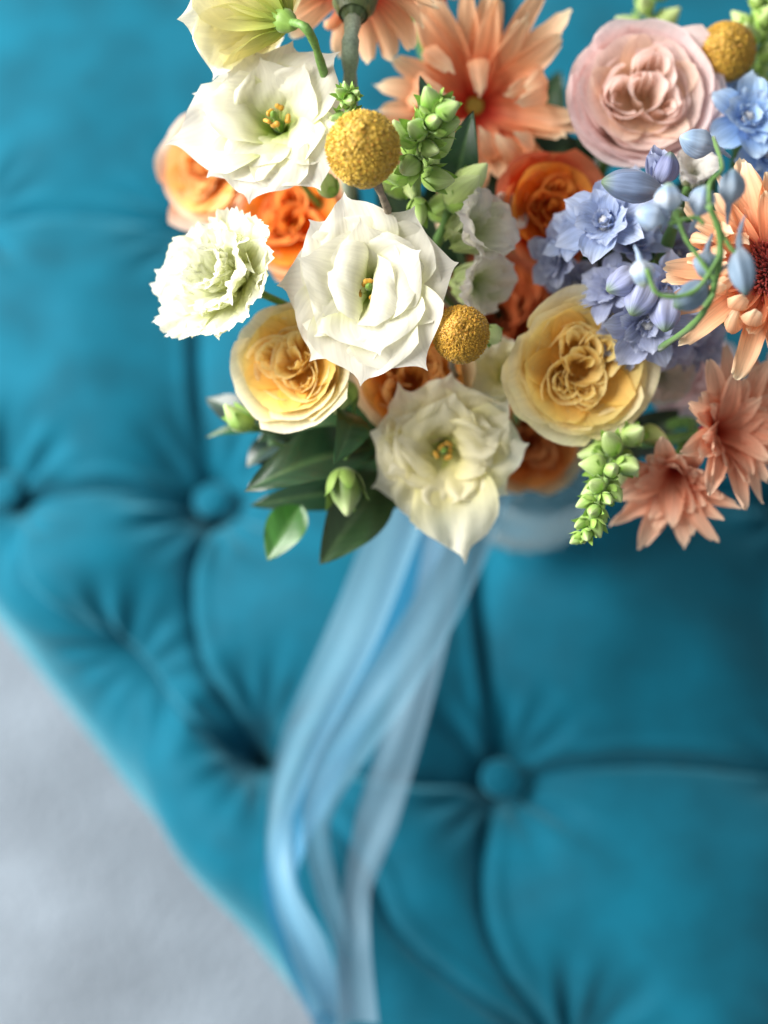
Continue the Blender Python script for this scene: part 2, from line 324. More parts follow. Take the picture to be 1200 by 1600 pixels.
def gerbera(pos, face, R, label, n=34, th=(75, 84, 92), roll=0.0, W=0.15, disk=0.25, curled=0.25, base=((.62, .03, .03)), stops=None, name="gerbera", cat="gerbera", layers=3, back=False, group=None, az_range=None, red=.25, deform=1.0, heart=(.40, .02, .02), nar=.62):
    fr = frame(face, roll); f = Vector(face).normalized(); org = Vector(pos)
    root = empty(name, org, label, cat, group)
    stops = stops or [(0, base), (red * .6, (.85, .10, .06)), (red + .12, (.94, .38, .20)), (.6, (.95, .50, .27)), (.9, (.97, .64, .40)), (1, (.98, .82, .58))]
    for l in range(layers):
        m = int(n / layers) ; 
        for i in range(m):
            az = 2 * math.pi * (i + l / layers) / m + random.uniform(-.07, .07)
            ln = R * (1.0 - 0.14 * (l if not back else 0)) * random.uniform(.88, 1.06) - 0.0
            cu = random.random() < curled
            t3 = [a + random.uniform(-9, 9) * deform - l * 9 for a in th]
            if cu: t3 = t3[:2] + [t3[-1] - 25, t3[-1] - random.uniform(60, 130), t3[-1] - random.uniform(150, 230)]
            else: t3 = t3 + [t3[-1] + random.uniform(-25, 25) * deform]
            petal(root, fr, org, az, ln, R * W * random.uniform(.8, 1.15), t3, kappa=random.uniform(3, 8) / R * (2.0 if cu else 1), r0=R * disk * .55, z0=-R * .02 * l, bw=.42, vs=.55, nar=nar, rnd=.06, tip=.02, tipw=.3,
                  ruf=R * .03, ruff=1.2, rufp=1, stops=stops, nu=9, nv=16, mat=M_STRAP, twist=random.uniform(-.5, .5) * deform, lat=random.uniform(-.08, .08))
    if not back and disk > 0.1:
        # centre of many short florets
        V, F, C = [], [], []
        k = 0; nf = 360
        for i in range(nf):
            rr = R * disk * math.sqrt((i + .5) / nf); a = i * 2.39996; t = rr / (R * disk)
            b = np.array([math.cos(a) * rr, math.sin(a) * rr, R * .02 + R * .05 * (1 - t * t)])
            out = np.array([math.cos(a) * (.25 + .5 * t), math.sin(a) * (.25 + .5 * t), 1.0]); out += RNG.normal(0, .25, 3); out /= np.linalg.norm(out)
            h = R * .055 * (1 + 1.1 * t) * RNG.uniform(.7, 1.3); wd = R * .011
            q = np.array([-math.sin(a), math.cos(a), 0]); q2 = np.cross(out, q)
            for (c1, hh) in ((1, 0), (1.15, .8), (.25, 1.05)):
                for s1, s2 in ((1, 0), (0, 1), (-1, 0), (0, -1)): V.append(b + out * h * hh + q * wd * c1 * s1 + q2 * wd * c1 * s2)
            for lv in range(2):
                for e in range(4): F.append((k + lv * 4 + e, k + lv * 4 + (e + 1) % 4, k + lv * 4 + 4 + (e + 1) % 4, k + lv * 4 + 4 + e))
            F.append((k + 8, k + 9, k + 10, k + 11))
            ca = lerp((.16, .01, .02), (.48, .03, .04), t) * RNG.uniform(.7, 1.2); cb = lerp((.30, .02, .03), (.72, .16, .12), t)
            C += [ca] * 4 + [cb * RNG.uniform(.8, 1.2)] * 8; k += 12
        o = mesh_obj("disc_florets", np.array(V) @ fr.T + np.array(org), F, M_BUD, root, np.array(C), np.zeros((len(V), 3)), smooth=False); o['kind'] = 'stuff'
        Pl, F1, vv, al = blob_mesh(fr, np.array(org) - fr[:, 2] * R * .12, R * .15, R * disk, smoothprof([.5, .9, 1, .9]))
        mesh_obj("receptacle", Pl, F1, M_BUD, root, np.tile((.28, .06, .03), (len(Pl), 1)), al)
    if not back and disk <= 0.1:
        Pl, F1, vv, al = blob_mesh(fr, np.array(org) - fr[:, 2] * R * .10, R * .13, R * .11, smoothprof([.6, 1, .9, .5]), ribs=7, ribamp=.15)
        mesh_obj("receptacle", Pl, F1, M_BUD, root, np.tile(heart, (len(Pl), 1)), al)
    if back:
        Pl, F1, vv, al = blob_mesh(fr, np.array(org) - fr[:, 2] * R * .62, R * .62, R * .3, smoothprof([.25, .62, .9, 1, 1.05]), nu=36, ribs=12, ribamp=.05)
        mesh_obj("calyx", Pl, F1, M_BUD, root, np.tile((.10, .15, .06), (len(Pl), 1)) * (1 + .25 * np.sin(al[:, :1] * 30)), al)
        for k in range(22):
            petal(root, fr, np.array(org) - fr[:, 2] * R * .5, k * .2856 * 1.0, R * .55, R * .05, [20, 8, 4], kappa=3 / R, r0=R * .19, bw=.8, vs=.4, nar=.95, rnd=0, stops=[(0, (.10, .16, .05)), (1, (.20, .26, .12))], nu=5, nv=8, mat=M_LEAF, name="bract")
        stem(root, org - f * R * .58, -f, 0.0036, M_GREYSTEM, end=P(545, 330, .70))
    else: stem(root, org - f * R * .1, -f, 0.003)
    return root

def craspedia(pos, R, label, face, tone, stem_px=None):
    f = Vector(face).normalized(); root = empty("craspedia", Vector(pos), label, "billy button flower", "craspedia balls in the bouquet")
    nf = 1250; i = np.arange(nf); z = 1 - 2 * (i + .5) / nf; a = i * 2.39996; rr = np.sqrt(1 - z * z)
    pts = np.stack([rr * np.cos(a), rr * np.sin(a), z], -1) + RNG.normal(0, .024, (nf, 3)); pts /= np.linalg.norm(pts, axis=1)[:, None]
    nu, nv = 280, 140
    A, B = np.meshgrid(np.linspace(0, 2 * math.pi, nu, endpoint=False), np.linspace(0.001, math.pi - .001, nv))
    D = np.stack([np.sin(B) * np.cos(A), np.sin(B) * np.sin(A), np.cos(B)], -1).reshape(-1, 3)
    D32, p32 = D.astype(np.float32), pts.T.astype(np.float32); idx = np.concatenate([(c @ p32).argmax(1) for c in np.array_split(D32, 16)])
    dm = np.arccos(np.clip((D * pts[idx]).sum(1), -1, 1))
    cell = math.sqrt(4 * math.pi / nf) * .62; t = np.clip(dm / cell, 0, 1)
    hh = RNG.uniform(-.03, .035, nf); low = 0.03 * np.sin(D[:, 0] * 3 + 1) + 0.03 * np.sin(D[:, 1] * 4 + 2 * D[:, 2]) + .012 * np.sin(D[:, 2] * 11 + D[:, 0] * 7)
    rad = R * (1 + low + hh[idx] * .9 + .030 * (1 - t * t) - .02 * np.exp(-(t / .3) ** 2) + RNG.normal(0, .012, len(D)))
    tv = None
    fr = frame(f)
    V = (D * rad[:, None]) @ fr.T + np.array(pos)
    tv = RNG.uniform(.78, 1.15, nf)[idx]
    C = lerp(tone[1], tone[0], 0) * 0 + (np.outer(t, tone[1]) + np.outer(1 - t, tone[0])) * tv[:, None]
    sp = (RNG.random(nf) < .16)[idx] & (t < .45); C[sp] = np.array(tone[0]) * np.array([.95, .62, .6])
    F = list(grid_faces(nu, nv, True)); F.append(tuple(range(nu - 1, -1, -1))); F.append(tuple(range((nv - 1) * nu, nv * nu)))
    mesh_obj("flower_head", V, F, M_BUD, root, C, np.zeros((len(V), 3)))
    V, F, C = [], [], []
    for k in range(2600):
        o = RNG.normal(0, 1, 3); o /= np.linalg.norm(o); b = o * R * .985; out = o + RNG.normal(0, .28, 3); out /= np.linalg.norm(out); q = np.cross(out, [.3, .5, .8]); q /= np.linalg.norm(q); q2 = np.cross(out, q)
        h = R * RNG.uniform(.05, .11); wd = R * RNG.uniform(.010, .018); n0 = len(V)
        for c1, hh in ((1, 0), (1.2, .75), (.4, 1.0)):
            for s1, s2 in ((1, 0), (-.5, .87), (-.5, -.87)): V.append(b + out * h * hh + (q * s1 + q2 * s2) * wd * c1)
        for lv in (0, 3):
            for e in range(3): F.append((n0 + lv + e, n0 + lv + (e + 1) % 3, n0 + lv + 3 + (e + 1) % 3, n0 + lv + 3 + e))
        F.append((n0 + 6, n0 + 7, n0 + 8)); cc = lerp(tone[1], tone[0], RNG.uniform(.3, 1)) * RNG.uniform(.8, 1.15); C += [cc * .85] * 3 + [cc] * 3 + [cc * 1.12] * 3
    mesh_obj("florets", np.array(V) @ fr.T + np.array(pos), F, M_BUD, root, np.array(C), np.zeros((len(V), 3)), smooth=False)['kind'] = 'stuff'
    if stem_px: pts_ = [Vector(pos) + (stem_px[0] - Vector(pos)).normalized() * R * .9] + stem_px; V, F = tube(pts_, .0017, 8, 16); mesh_obj("stem", V, F, M_WOODY, root)
    else: stem(root, Vector(pos) - f * R * .95, -f, .0016, M_WOODY)
    return root

G1 = (.20, .42, .05); G2 = (.42, .62, .14); G3 = (.62, .76, .28)
def bud(parent, org, d, Lg, R, stage=0.5, tone=1.0, seed=0.0):
    """one snapdragon bud: ovoid body in a calyx of pointed sepals"""
    fr = frame(d, random.uniform(0, 6)); base = lerp(G1, G3, stage) * tone
    Pl, F, vv, al = blob_mesh(fr, org, Lg, R, smoothprof([.35, .85, 1.0, .92, .72, .45, .12]), nu=14, nv=13, ribs=3, ribamp=.07, bend=.06, seed=random.random() * 9)
    c = grad([(0, base * .8), (.5, base), (1, lerp(base, (.75, .82, .50), .45))], vv)
    b = mesh_obj("bud", Pl, F, M_BUD, parent, c, al)
    for k in range(5):
        petal(b, fr, np.array(org) - fr[:, 2] * Lg * .03, k * 1.257 + random.uniform(-.1, .1), Lg * (.95 - .35 * stage) * random.uniform(.9, 1.15), R * .62, [75, 30, 4, 25 + random.uniform(-10, 30)], kappa=1.1 / R, r0=R * .25, bw=.8, vs=.35, nar=.97, rnd=0,
              stops=[(0, lerp(G1, G2, .3) * tone), (.7, lerp(G1, G2, .9) * tone), (1, np.array(G1) * tone)], nu=7, nv=9, mat=M_BUD, name="sepal")
    return b
def bud_spike(axis, sizes, label, tone=1.0, n=18, stage=(0.0, 0.7), spread=0.0085, group=None, name="snapdragon", start=0.0, cat="snapdragon"):
    """green flower spike: buds set in a spiral, smallest at the tip. axis: points from low end to tip"""
    C = catmull([Vector(a) for a in axis], 60); root = empty(name, C[0], label, cat, group)
    V, F = tube([Vector(a) for a in axis], lambda t: .0026 * (1 - .6 * t), 8, 20); mesh_obj("stem", V, F, M_BUD, root, np.tile((.28, .42, .14), (len(V), 1)), np.zeros((len(V), 3)))
    for i in range(n):
        t = start + (1 - start) * (i / (n - 1)) ** .8; k = min(int(t * (len(C) - 1)), len(C) - 2); ax = (C[k + 1] - C[k]).normalized(); fr = frame(ax)
        a = i * 2.39996; el = 1.15 - .75 * t
        out = fr @ np.array([math.cos(a), math.sin(a), 0]); s = lerp(sizes[0], sizes[1], t)
        d = Vector(out * math.sin(el + .15) + np.array(ax) * math.cos(el + .15)); o = C[k] + Vector(out) * float(s) * .32 * (1 - .6 * t)
        s = s * random.uniform(.78, 1.15)
        bud(root, o, d, float(s), float(s) * .35 * random.uniform(.85, 1.15), stage[0] * t + stage[1] * (1 - t) + random.uniform(-.08, .08), tone)
    # small tip
    ax = (C[-1] - C[-2]).normalized(); fr = frame(ax)
    for k in range(7):
        petal(root, fr, C[-1] - ax * sizes[1] * .3, k * 2.4, sizes[1] * .9, sizes[1] * .22, [40, 0, -20, -30 + k * 6], kappa=3 / sizes[1], r0=sizes[1] * .08, bw=.8, vs=.4, nar=.95, rnd=0, stops=[(0, np.array(G1) * tone), (1, np.array(G2) * tone)], nu=7, nv=8, mat=M_BUD, name="sepal")
    return root

def leaf(parent, base, tip, width, normal, tone=(.02, .07, .025), bendk=0.15, tip_tone=None, name="leaf", nu=11, nv=20, cup=0.25, wave=0.02, gloss=None):
    base = Vector(base); tip = Vector(tip); ax = tip - base; Lg = ax.length; ax.normalize(); n = Vector(normal); n = (n - ax * n.dot(ax)).normalized(); s = ax.cross(n)
    u = np.linspace(-1, 1, nu); v = np.linspace(0, 1, nv); U, Vv = np.meshgrid(u, v)
    wd = width * np.sin(math.pi * np.clip(Vv, 0, 1) ** .82) ** .8 * (1 - .15 * Vv) + width * .04 * (1 - Vv)
    seed = random.random() * 20
    h = bendk * Lg * np.sin(Vv * math.pi) + cup * np.abs(U) ** 1.2 * wd + wave * Lg * wob(Vv * 2 + U, seed) * np.abs(U) - .012 * Lg * np.exp(-(U / .12) ** 2) * (1 - Vv)
    Pp = np.array(base) + np.multiply.outer((Vv * Lg).ravel(), np.array(ax)) + np.multiply.outer((U * wd).ravel(), np.array(s)) + np.multiply.outer(h.ravel(), np.array(n))
    c = np.tile(tone, (U.size, 1)) * (1 + .15 * wob(U + Vv * 2, seed)).ravel()[:, None]
    mid = np.exp(-(U / .07) ** 2).ravel()[:, None]; c = c * (1 - mid * .5) + np.array(lerp(tone, (.14, .24, .09), .6)) * mid * .5
    al = np.stack([np.abs(U).ravel() * .5 + Vv.ravel() * 2.2, Vv.ravel(), np.full(U.size, seed)], -1)
    return mesh_obj(name, Pp, grid_faces(nu, nv), M_LEAF, parent, c, al)

BL = [(0, (.84, .86, .90)), (.25, (.58, .66, .86)), (.65, (.42, .53, .80)), (1, (.60, .68, .88))]
BL2 = [(0, (.66, .76, .90)), (.3, (.26, .47, .85)), (.7, (.38, .58, .90)), (1, (.55, .72, .93))]
LV = [(0, (.76, .77, .82)), (.25, (.50, .54, .72)), (.7, (.38, .43, .65)), (1, (.55, .60, .78))]
def floret(parent, pos, face, R, stops, n=(6, 8, 5), th=(60, 78, 86), center=(.85, .86, .88)):
    fr = frame(face, random.uniform(0, 6)); org = Vector(pos)
    V, F = [], []
    # white eye
    Pl, F1, vv, al = blob_mesh(fr, np.array(org), R * .32, R * .17, smoothprof([.5, .9, 1, .8, .3]), ribs=5, ribamp=.25)
    b = mesh_obj("floret", Pl, F1, M_BLUE, parent, np.tile(center, (len(Pl), 1)), al)
    for ring, m in enumerate(n):
        for i in range(m):
            s = 1.0 - .26 * ring
            petal(b, fr, org, 2 * math.pi * (i + .5 * ring) / m + random.uniform(-.15, .15), R * s * random.uniform(.9, 1.08), R * (.36 - .08 * ring) * random.uniform(.85, 1.15), [a - ring * 25 + random.uniform(-12, 12) for a in th], kappa=random.uniform(.8, 2.4) / R, r0=R * .05, bw=.35, vs=.62, nar=.5, rnd=.22, tip=.05,
                  ruf=R * .07, ruff=1.4, rufp=1, stops=stops, nu=9, nv=11, mat=M_BLUE)
    return b
def dbud(parent, pos, d, Lg, R, tone=(.30, .42, .62), tip=(.22, .32, .20), spur=True, pale=0.0):
    """delphinium bud: plump drop with a slender spur; d points from the spur end towards the tip"""
    fr = frame(d, random.uniform(0, 6))
    Pl, F, vv, al = blob_mesh(fr, np.array(pos) - fr[:, 2] * Lg * .5, Lg, R, smoothprof([.35, .75, .98, 1.0, .88, .62, .15]), nu=26, nv=15, ribs=5, ribamp=.11, bend=random.uniform(-.08, .08), seed=random.random() * 9)
    c = grad([(0, lerp(tone, (.7, .75, .8), .35)), (.4, lerp(tone, (.75, .8, .85), pale)), (.8, tone), (1, tip)], vv)
    b = mesh_obj("bud", Pl, F, M_BLUE, parent, c, al)
    if spur:
        p0 = Vector(np.array(pos) - fr[:, 2] * Lg * .46); dd = Vector(fr[:, 2]); side = Vector(fr[:, 0])
        V, F = tube([p0, p0 - dd * Lg * .35 + side * Lg * .06, p0 - dd * Lg * .72 + side * Lg * .22], lambda t: R * .34 * (1 - .75 * t), 8, 12)
        mesh_obj("spur", V, F, M_BLUE, b, np.tile(lerp(tone, (.6, .7, .85), .3), (len(V), 1)), np.zeros((len(V), 3)))
    return b
def thin(parent, pts, r, name="stem", tint=(.13, .27, .07)):
    V, F = tube(pts, r, 8, 24); return mesh_obj(name, V, F, M_BUD, parent, np.tile(tint, (len(V), 1)), np.zeros((len(V), 3)))

# ------------------------------------------------------------------ sofa, floor
def build_sofa():
    z0 = 0.0
    e1, e2 = ground(-6, 915, -.02), ground(540, 1588, -.02)
    e1 = np.array(e1)[:2]; e2 = np.array(e2)[:2]; tdir = (e2 - e1) / np.linalg.norm(e2 - e1); ndir = np.array([-tdir[1], tdir[0]])
    if ndir @ (np.array([.2, .3]) - e1) < 0: ndir = -ndir
    Rr = .045
    T = np.linspace(-.75, .75, 430); q = np.concatenate([np.linspace(-.46, -.11, 24)[:-1], np.linspace(-.11, .92, 360)])
    TT, Q = np.meshgrid(T, q)
    phi = np.clip(-Q / Rr, 0, math.pi / 2)
    s = np.where(Q >= 0, Rr + Q, Rr - Rr * np.sin(phi)); z = np.where(Q >= 0, 0, -Rr * (1 - np.cos(phi))); z = np.where(Q < -Rr * math.pi / 2, -Rr - (-Q - Rr * math.pi / 2), z)
    ns = np.where(Q >= 0, 0, -np.sin(phi)); nz = np.where(Q >= 0, 1, np.cos(phi))
    # flattened coordinates of points given in the photograph
    def flat(p):
        g = np.array(ground(*p))[:2]; a = (g - e1) @ tdir; b = (g - e1) @ ndir
        b = b - Rr if b > Rr else -Rr * math.asin(max(-1, min(1, (Rr - b) / Rr)))
        return np.array([a, b])
    B = [(320, 745), (790, 1195), (-34, 742), (392, 1140), (160, 1036), (905, 1665), (1330, 1196), (298, 322), (790, 330), (770, 745), (-60, 322), (1270, 745), (-330, 740), (1270, 330), (330, -100), (800, -110), (-60, -110), (1350, 1650)]
    seams = [([(-34, 742), (160, 735), (320, 745)], 1), ([(320, 745), (305, 620), (298, 470), (298, 322)], .75), ([(-60, 322), (100, 318), (298, 322), (540, 330), (790, 330), (1270, 330)], .42), ([(-34, 742), (-30, 540), (-60, 322)], .35),
             ([(320, 745), (288, 870), (305, 1010), (392, 1140)], 1), ([(320, 745), (560, 735), (770, 745), (1000, 735), (1270, 745)], .9), ([(790, 1195), (768, 1040), (752, 880), (770, 745)], 1), ([(790, 1195), (610, 1200), (392, 1140)], 1),
             ([(790, 1195), (1000, 1176), (1330, 1196)], 1), ([(790, 1195), (760, 1300), (770, 1460), (905, 1665)], .9), ([(-34, 742), (30, 900), (160, 1036)], .5), ([(160, 1036), (270, 1105), (392, 1140)], .9),
             ([(392, 1140), (560, 1330), (640, 1470), (905, 1665)], .9), ([(1330, 1196), (1250, 980), (1270, 745)], .8), ([(770, 745), (790, 330)], .9), ([(1270, 745), (1270, 330)], .8), ([(-34, 742), (-330, 740)], .8),
             ([(790, 330), (800, -110)], .8), ([(-60, 322), (-60, -110)], .4), ([(1330, 1196), (1350, 1650)], .9)]
    disp = np.zeros_like(TT)
    X = np.stack([TT, Q], -1)
    dsum = np.zeros_like(TT)
    for pts, k in seams:
        f = [Vector((*flat(p), 0)) for p in pts]; C = catmull(f, 24) if len(f) > 2 else [f[0].lerp(f[1], j / 12) for j in range(13)]
        best = np.full(TT.shape, 9.0); sg = np.zeros_like(TT)
        for a, b in zip(C[:-1], C[1:]):
            a = np.array(a[:2]); b = np.array(b[:2]); ab = b - a; l2 = ab @ ab + 1e-12
            tt = np.clip(((X - a) @ ab) / l2, 0, 1); dv = X - a - tt[..., None] * ab; d = np.sqrt((dv ** 2).sum(-1)); cross = ab[0] * dv[..., 1] - ab[1] * dv[..., 0]
            m = d < best; best = np.where(m, d, best); sg = np.where(m, np.sign(cross), sg)
        sd = best * sg
        dsum += (k * (.0100 * np.exp(-(best / .0026) ** 2) + .006 * np.exp(-(best / .013) ** 2) + .024 * np.exp(-(best / .055) ** 2))) ** 3
        disp += k * .0045 * np.exp(-((sd - .0085) / .0040) ** 2)
    bd = np.zeros_like(TT)
    for i, p in enumerate(B):
        c = flat(p); dv = X - c; r = np.sqrt((dv ** 2).sum(-1)); th = np.arctan2(dv[..., 1], dv[..., 0])
        bd = np.minimum(bd, -(1.25 if i == 3 else 2.1 if i == 4 else .3 if i in (7, 10) else 1) * (.030 * np.exp(-(r / .014) ** 2) + .018 * np.exp(-(r / .045) ** 2)))
        wr = np.sin(9 * th + 1.5 * np.sin(3 * th + i) + i * 1.7) * (.5 + .5 * np.sin(2 * th + i * 2.1)) + .6 * np.sin(15 * th + i)
        bd += .0042 * wr * np.exp(-((r - .034) / .022) ** 2)
    disp = disp - np.cbrt(dsum) + bd
    disp += .003 * np.sin(TT * 21 + 2 * np.sin(Q * 14)) * np.exp(-np.abs(Q) / .2) + .0022 * wob(TT * 6 + Q * 4, 3.3) + .0018 * wob(Q * 9 - TT * 3, 5.1)
    disp += (.0035 * np.sin(TT * 31 + 1) + .002 * np.sin(TT * 57 + 2)) * np.exp(-((Q + .05) / .05) ** 2)
    disp *= np.where(Q < -.14, np.clip(1 - (-Q - .14) / .06, 0, 1), 1)
    disp += .014
    xy = e1 + np.multiply.outer(TT, tdir) + np.multiply.outer(s + ns * disp, ndir); zz = z + nz * disp - .012
    V = np.concatenate([xy, zz[..., None]], -1).reshape(-1, 3)
    root = empty("sofa", (float(e1[0] + .2), float(e1[1]), -.42), "teal blue velvet sofa with deep button tufting under the bouquet", "sofa")
    mesh_obj("seat", V, grid_faces(len(T), len(q)), M_VELVET, root)
    first = None
    for i, p in enumerate(B[:10]):
        if i in (3, 4, 7): continue
        c = flat(p); Qb = c[1]
        a = min(max(-Qb / Rr, 0), math.pi / 2); sb = Rr + Qb if Qb >= 0 else Rr - Rr * math.sin(a); zb = 0 if Qb >= 0 else -Rr * (1 - math.cos(a))
        nrm = Vector((*(ndir * -math.sin(a)), math.cos(a))); pos = Vector((*(e1 + tdir * c[0] + ndir * sb), zb)) + nrm * (-.045)
        fr = frame(nrm); R = .0125; V = []; 
        prof = [(0.0, .0), (.9, 0), (1.0, .002), (1.0, .004), (.88, .0072), (.72, .0085), (.64, .0080), (.56, .0086), (.3, .0097), (.02, .0102)]
        for r_, z_ in prof:
            for k in range(28): V.append(fr @ np.array([r_ * R * math.cos(k * .2244), r_ * R * math.sin(k * .2244), z_]) + np.array(pos))
        mesh_obj("button", V, grid_faces(28, len(prof), True), M_VELVET, root)
    return root
build_sofa()
u = np.linspace(-2.5, 2.5, 60); A, B_ = np.meshgrid(u, u)
mesh_obj("floor", np.stack([A, B_, np.full_like(A, -.42) + .0015 * wob(A * 5 + B_ * 3, 1)], -1).reshape(-1, 3), grid_faces(60, 60), M_CARPET)['kind'] = 'structure'

# ------------------------------------------------------------------ vase
def build_vase():
    root = empty("vase", (VASE.x, VASE.y, 0.0), "pale glass vase with a broad round foot under the flowers", "vase")
    def lathe(name, prof, mat=M_GLASS, n=224):
        V = []
        for r, z in prof:
            for k in range(n):
                a = k * 2 * math.pi / n; rr = r * 1.06 * (1 + .012 * math.cos(a * 28)); V.append((VASE.x + rr * math.cos(a), VASE.y + rr * math.sin(a), z + .004))
        return mesh_obj(name, V, grid_faces(n, len(prof), True), mat, root)
    z = .002
    lathe("foot", [(.001, z), (.036, z), (.041, z + .003), (.0445, z + .009), (.0445, z + .015), (.042, z + .0195), (.0385, z + .020), (.035, z + .016), (.029, z + .008), (.022, z + .008), (.016, z + .018), (.013, z + .04)])
    lathe("bowl", [(.015, z + .0395), (.022, z + .045), (.036, z + .058), (.046, z + .078), (.050, z + .105), (.047, z + .13), (.046, z + .148), (.0485, z + .150), (.0465, z + .153), (.043, z + .149), (.044, z + .12), (.046, z + .10), (.040, z + .07), (.02, z + .055), (.001, z + .052)])
build_vase()

# ------------------------------------------------------------------ ribbons
def ribbon(pts, label, mat, nu=21, samples=80, crease=.0015):
    """pts: (point, half width, turn about the running direction in degrees)"""
    C = catmull([p[0] for p in pts], samples); m = len(C); ts = np.linspace(0, 1, m); k = np.linspace(0, 1, len(pts))
    hw = 1.1 * np.interp(ts, k, [p[1] for p in pts]); tw = np.radians(np.interp(ts, k, [p[2] for p in pts]))
    V, al = [], []
    for i, c in enumerate(C):
        t = (C[min(i + 1, m - 1)] - C[max(i - 1, 0)]).normalized(); n0 = (-FWD - t * (-FWD).dot(t)).normalized(); x = t.cross(n0)
        sx = x * math.cos(tw[i]) + n0 * math.sin(tw[i]); nn = n0 * math.cos(tw[i]) - x * math.sin(tw[i])
        for j in range(nu):
            u = -1 + 2 * j / (nu - 1)
            V.append(c + sx * (u * hw[i]) + nn * (crease * math.sin(u * 2.2 + ts[i] * 5) + hw[i] * .18 * u * u + hw[i] * .04 * math.sin(u * 5 + 3 * math.sin(ts[i] * 6)) * (.4 + .6 * math.sin(ts[i] * 3.1)))); al.append((u, ts[i], 0))
    return mesh_obj("ribbon", V, grid_faces(nu, m), mat, None, None, al, origin=C[0]), label
RB = [
    ([(P(690, 680, .78), .009, 10), (P(628, 800, .80), .0130, 0), (ground(556, 980, .06), .0135, -8), (ground(476, 1150, .035), .0120, 10), (ground(437, 1280, .032), .0062, 20), (ground(445, 1390, .030), .0062, 10), (ground(482, 1480, .022), .0095, 10), (ground(506, 1560, .0), .0085, 20), (ground(512, 1640, -.05), .008, 20)], "pale blue ribbon tail on the left of the bunch hanging to the seat edge"),
    ([(P(800, 690, .78), .009, 20), (P(758, 800, .79), .0095, 12), (ground(686, 940, .095), .0125, 5), (ground(600, 1080, .075), .0130, -5), (ground(522, 1200, .060), .0110, 20), (ground(492, 1290, .055), .0075, 35), (ground(508, 1390, .045), .0065, 40), (ground(530, 1480, .035), .0055, 50), (ground(536, 1590, .0), .006, 40)], "slate blue ribbon tail crossing over the others from right to left"),
    ([(P(720, 690, .80), .009, 0), (ground(700, 830, .07), .0110, -15), (ground(668, 990, .045), .0110, -5), (ground(632, 1130, .034), .0110, 5), (ground(588, 1280, .036), .0110, 10), (ground(556, 1390, .034), .0075, 25), (ground(552, 1480, .030), .0085, 10), (ground(560, 1600, .010), .010, 5)], "grey blue ribbon tail on the right ending in the tufted fold"),
    ([(P(640, 700, .81), .008, 0), (ground(655, 820, .05), .0140, 5), (ground(622, 960, .03), .0140, 5), (ground(545, 1110, .028), .0125, 0), (ground(490, 1240, .026), .011, -20), (ground(440, 1360, .026), .009, -10), (ground(470, 1480, .012), .011, 10), (ground(530, 1600, -.02), .012, 15)], "bright blue ribbon tail lying beneath the other tails"),
]
for (pts, lb), mt in zip(RB, M_RIBBON):
    o, lb = ribbon(pts, lb, mt); tag(o, lb, "ribbon", "blue ribbon tails of the bouquet")

# ------------------------------------------------------------------ the flowers, one by one
Y_IN = [(0, (.98, .54, .08)), (.5, (.99, .67, .17)), (1, (.99, .80, .32))]
Y_OUT = [(0, (.98, .68, .14)), (.5, (.99, .84, .42)), (1, (.99, .94, .72))]
O_IN = [(0, (.88, .18, .01)), (.5, (.94, .28, .02)), (1, (.97, .42, .08))]
O_OUT = [(0, (.85, .26, .05)), (.5, (.85, .30, .12)), (1, (.88, .42, .24))]
C_OUT = [(0, (.70, .14, .04)), (.5, (.72, .15, .07)), (1, (.75, .22, .12))]

# --- main lisianthus
d = .600; R = px(140, d)
lisianthus(P(575, 445, d), cdir(-.12, .02, 1), R, "large open white lisianthus with folded upright petals at the bouquet's centre",
    [(178, 1.10, .62, [25, 55, 78, 86]), (132, 1.08, .55, [25, 52, 72, 80]), (104, 1.18, .50, [25, 50, 76, 88]), (60, 1.05, .60, [25, 55, 75, 88]), (14, 1.06, .62, [25, 58, 80, 96]), (-30, 1.0, .60, [25, 58, 82, 100]), (-56, 1.20, .60, [25, 55, 80, 92]), (-95, 1.18, .66, [25, 55, 80, 92]), (-130, 1.12, .60, [25, 55, 80, 95])],
    [(160, .98, .52, [20, 42, 58, 66], dict(kappa=[3 / R, 1.2 / R, .5 / R])), (95, .92, .42, [20, 38, 50, 60], dict(kappa=[3 / R, 2 / R, 1 / R])), (30, .92, .52, [15, 32, 52, 80], dict(roll=R * .16, kappa=[3 / R, 1.6 / R, .5 / R])), (-80, 1.0, .62, [15, 40, 62, 75]), (-135, .95, .55, [20, 42, 60, 72]),
     (172, .86, .46, [14, 10, 8, 75, 130], dict(kappa=[1.6 / R, 1.0 / R, .8 / R], vs=.5, nar=.35, rnd=.2, lat=-.10)), (-14, .84, .42, [-8, 4, 8, 70, 120], dict(kappa=[1.2 / R, .9 / R, .6 / R], vs=.5, nar=.35, rnd=.2, lat=-.16)), (10, .95, .5, [25, 26, 22, 90, 140], dict(kappa=[1.6 / R, 1.0 / R, .6 / R], vs=.5, nar=.4, lat=.15))],
    roll=0, ruf=.065)

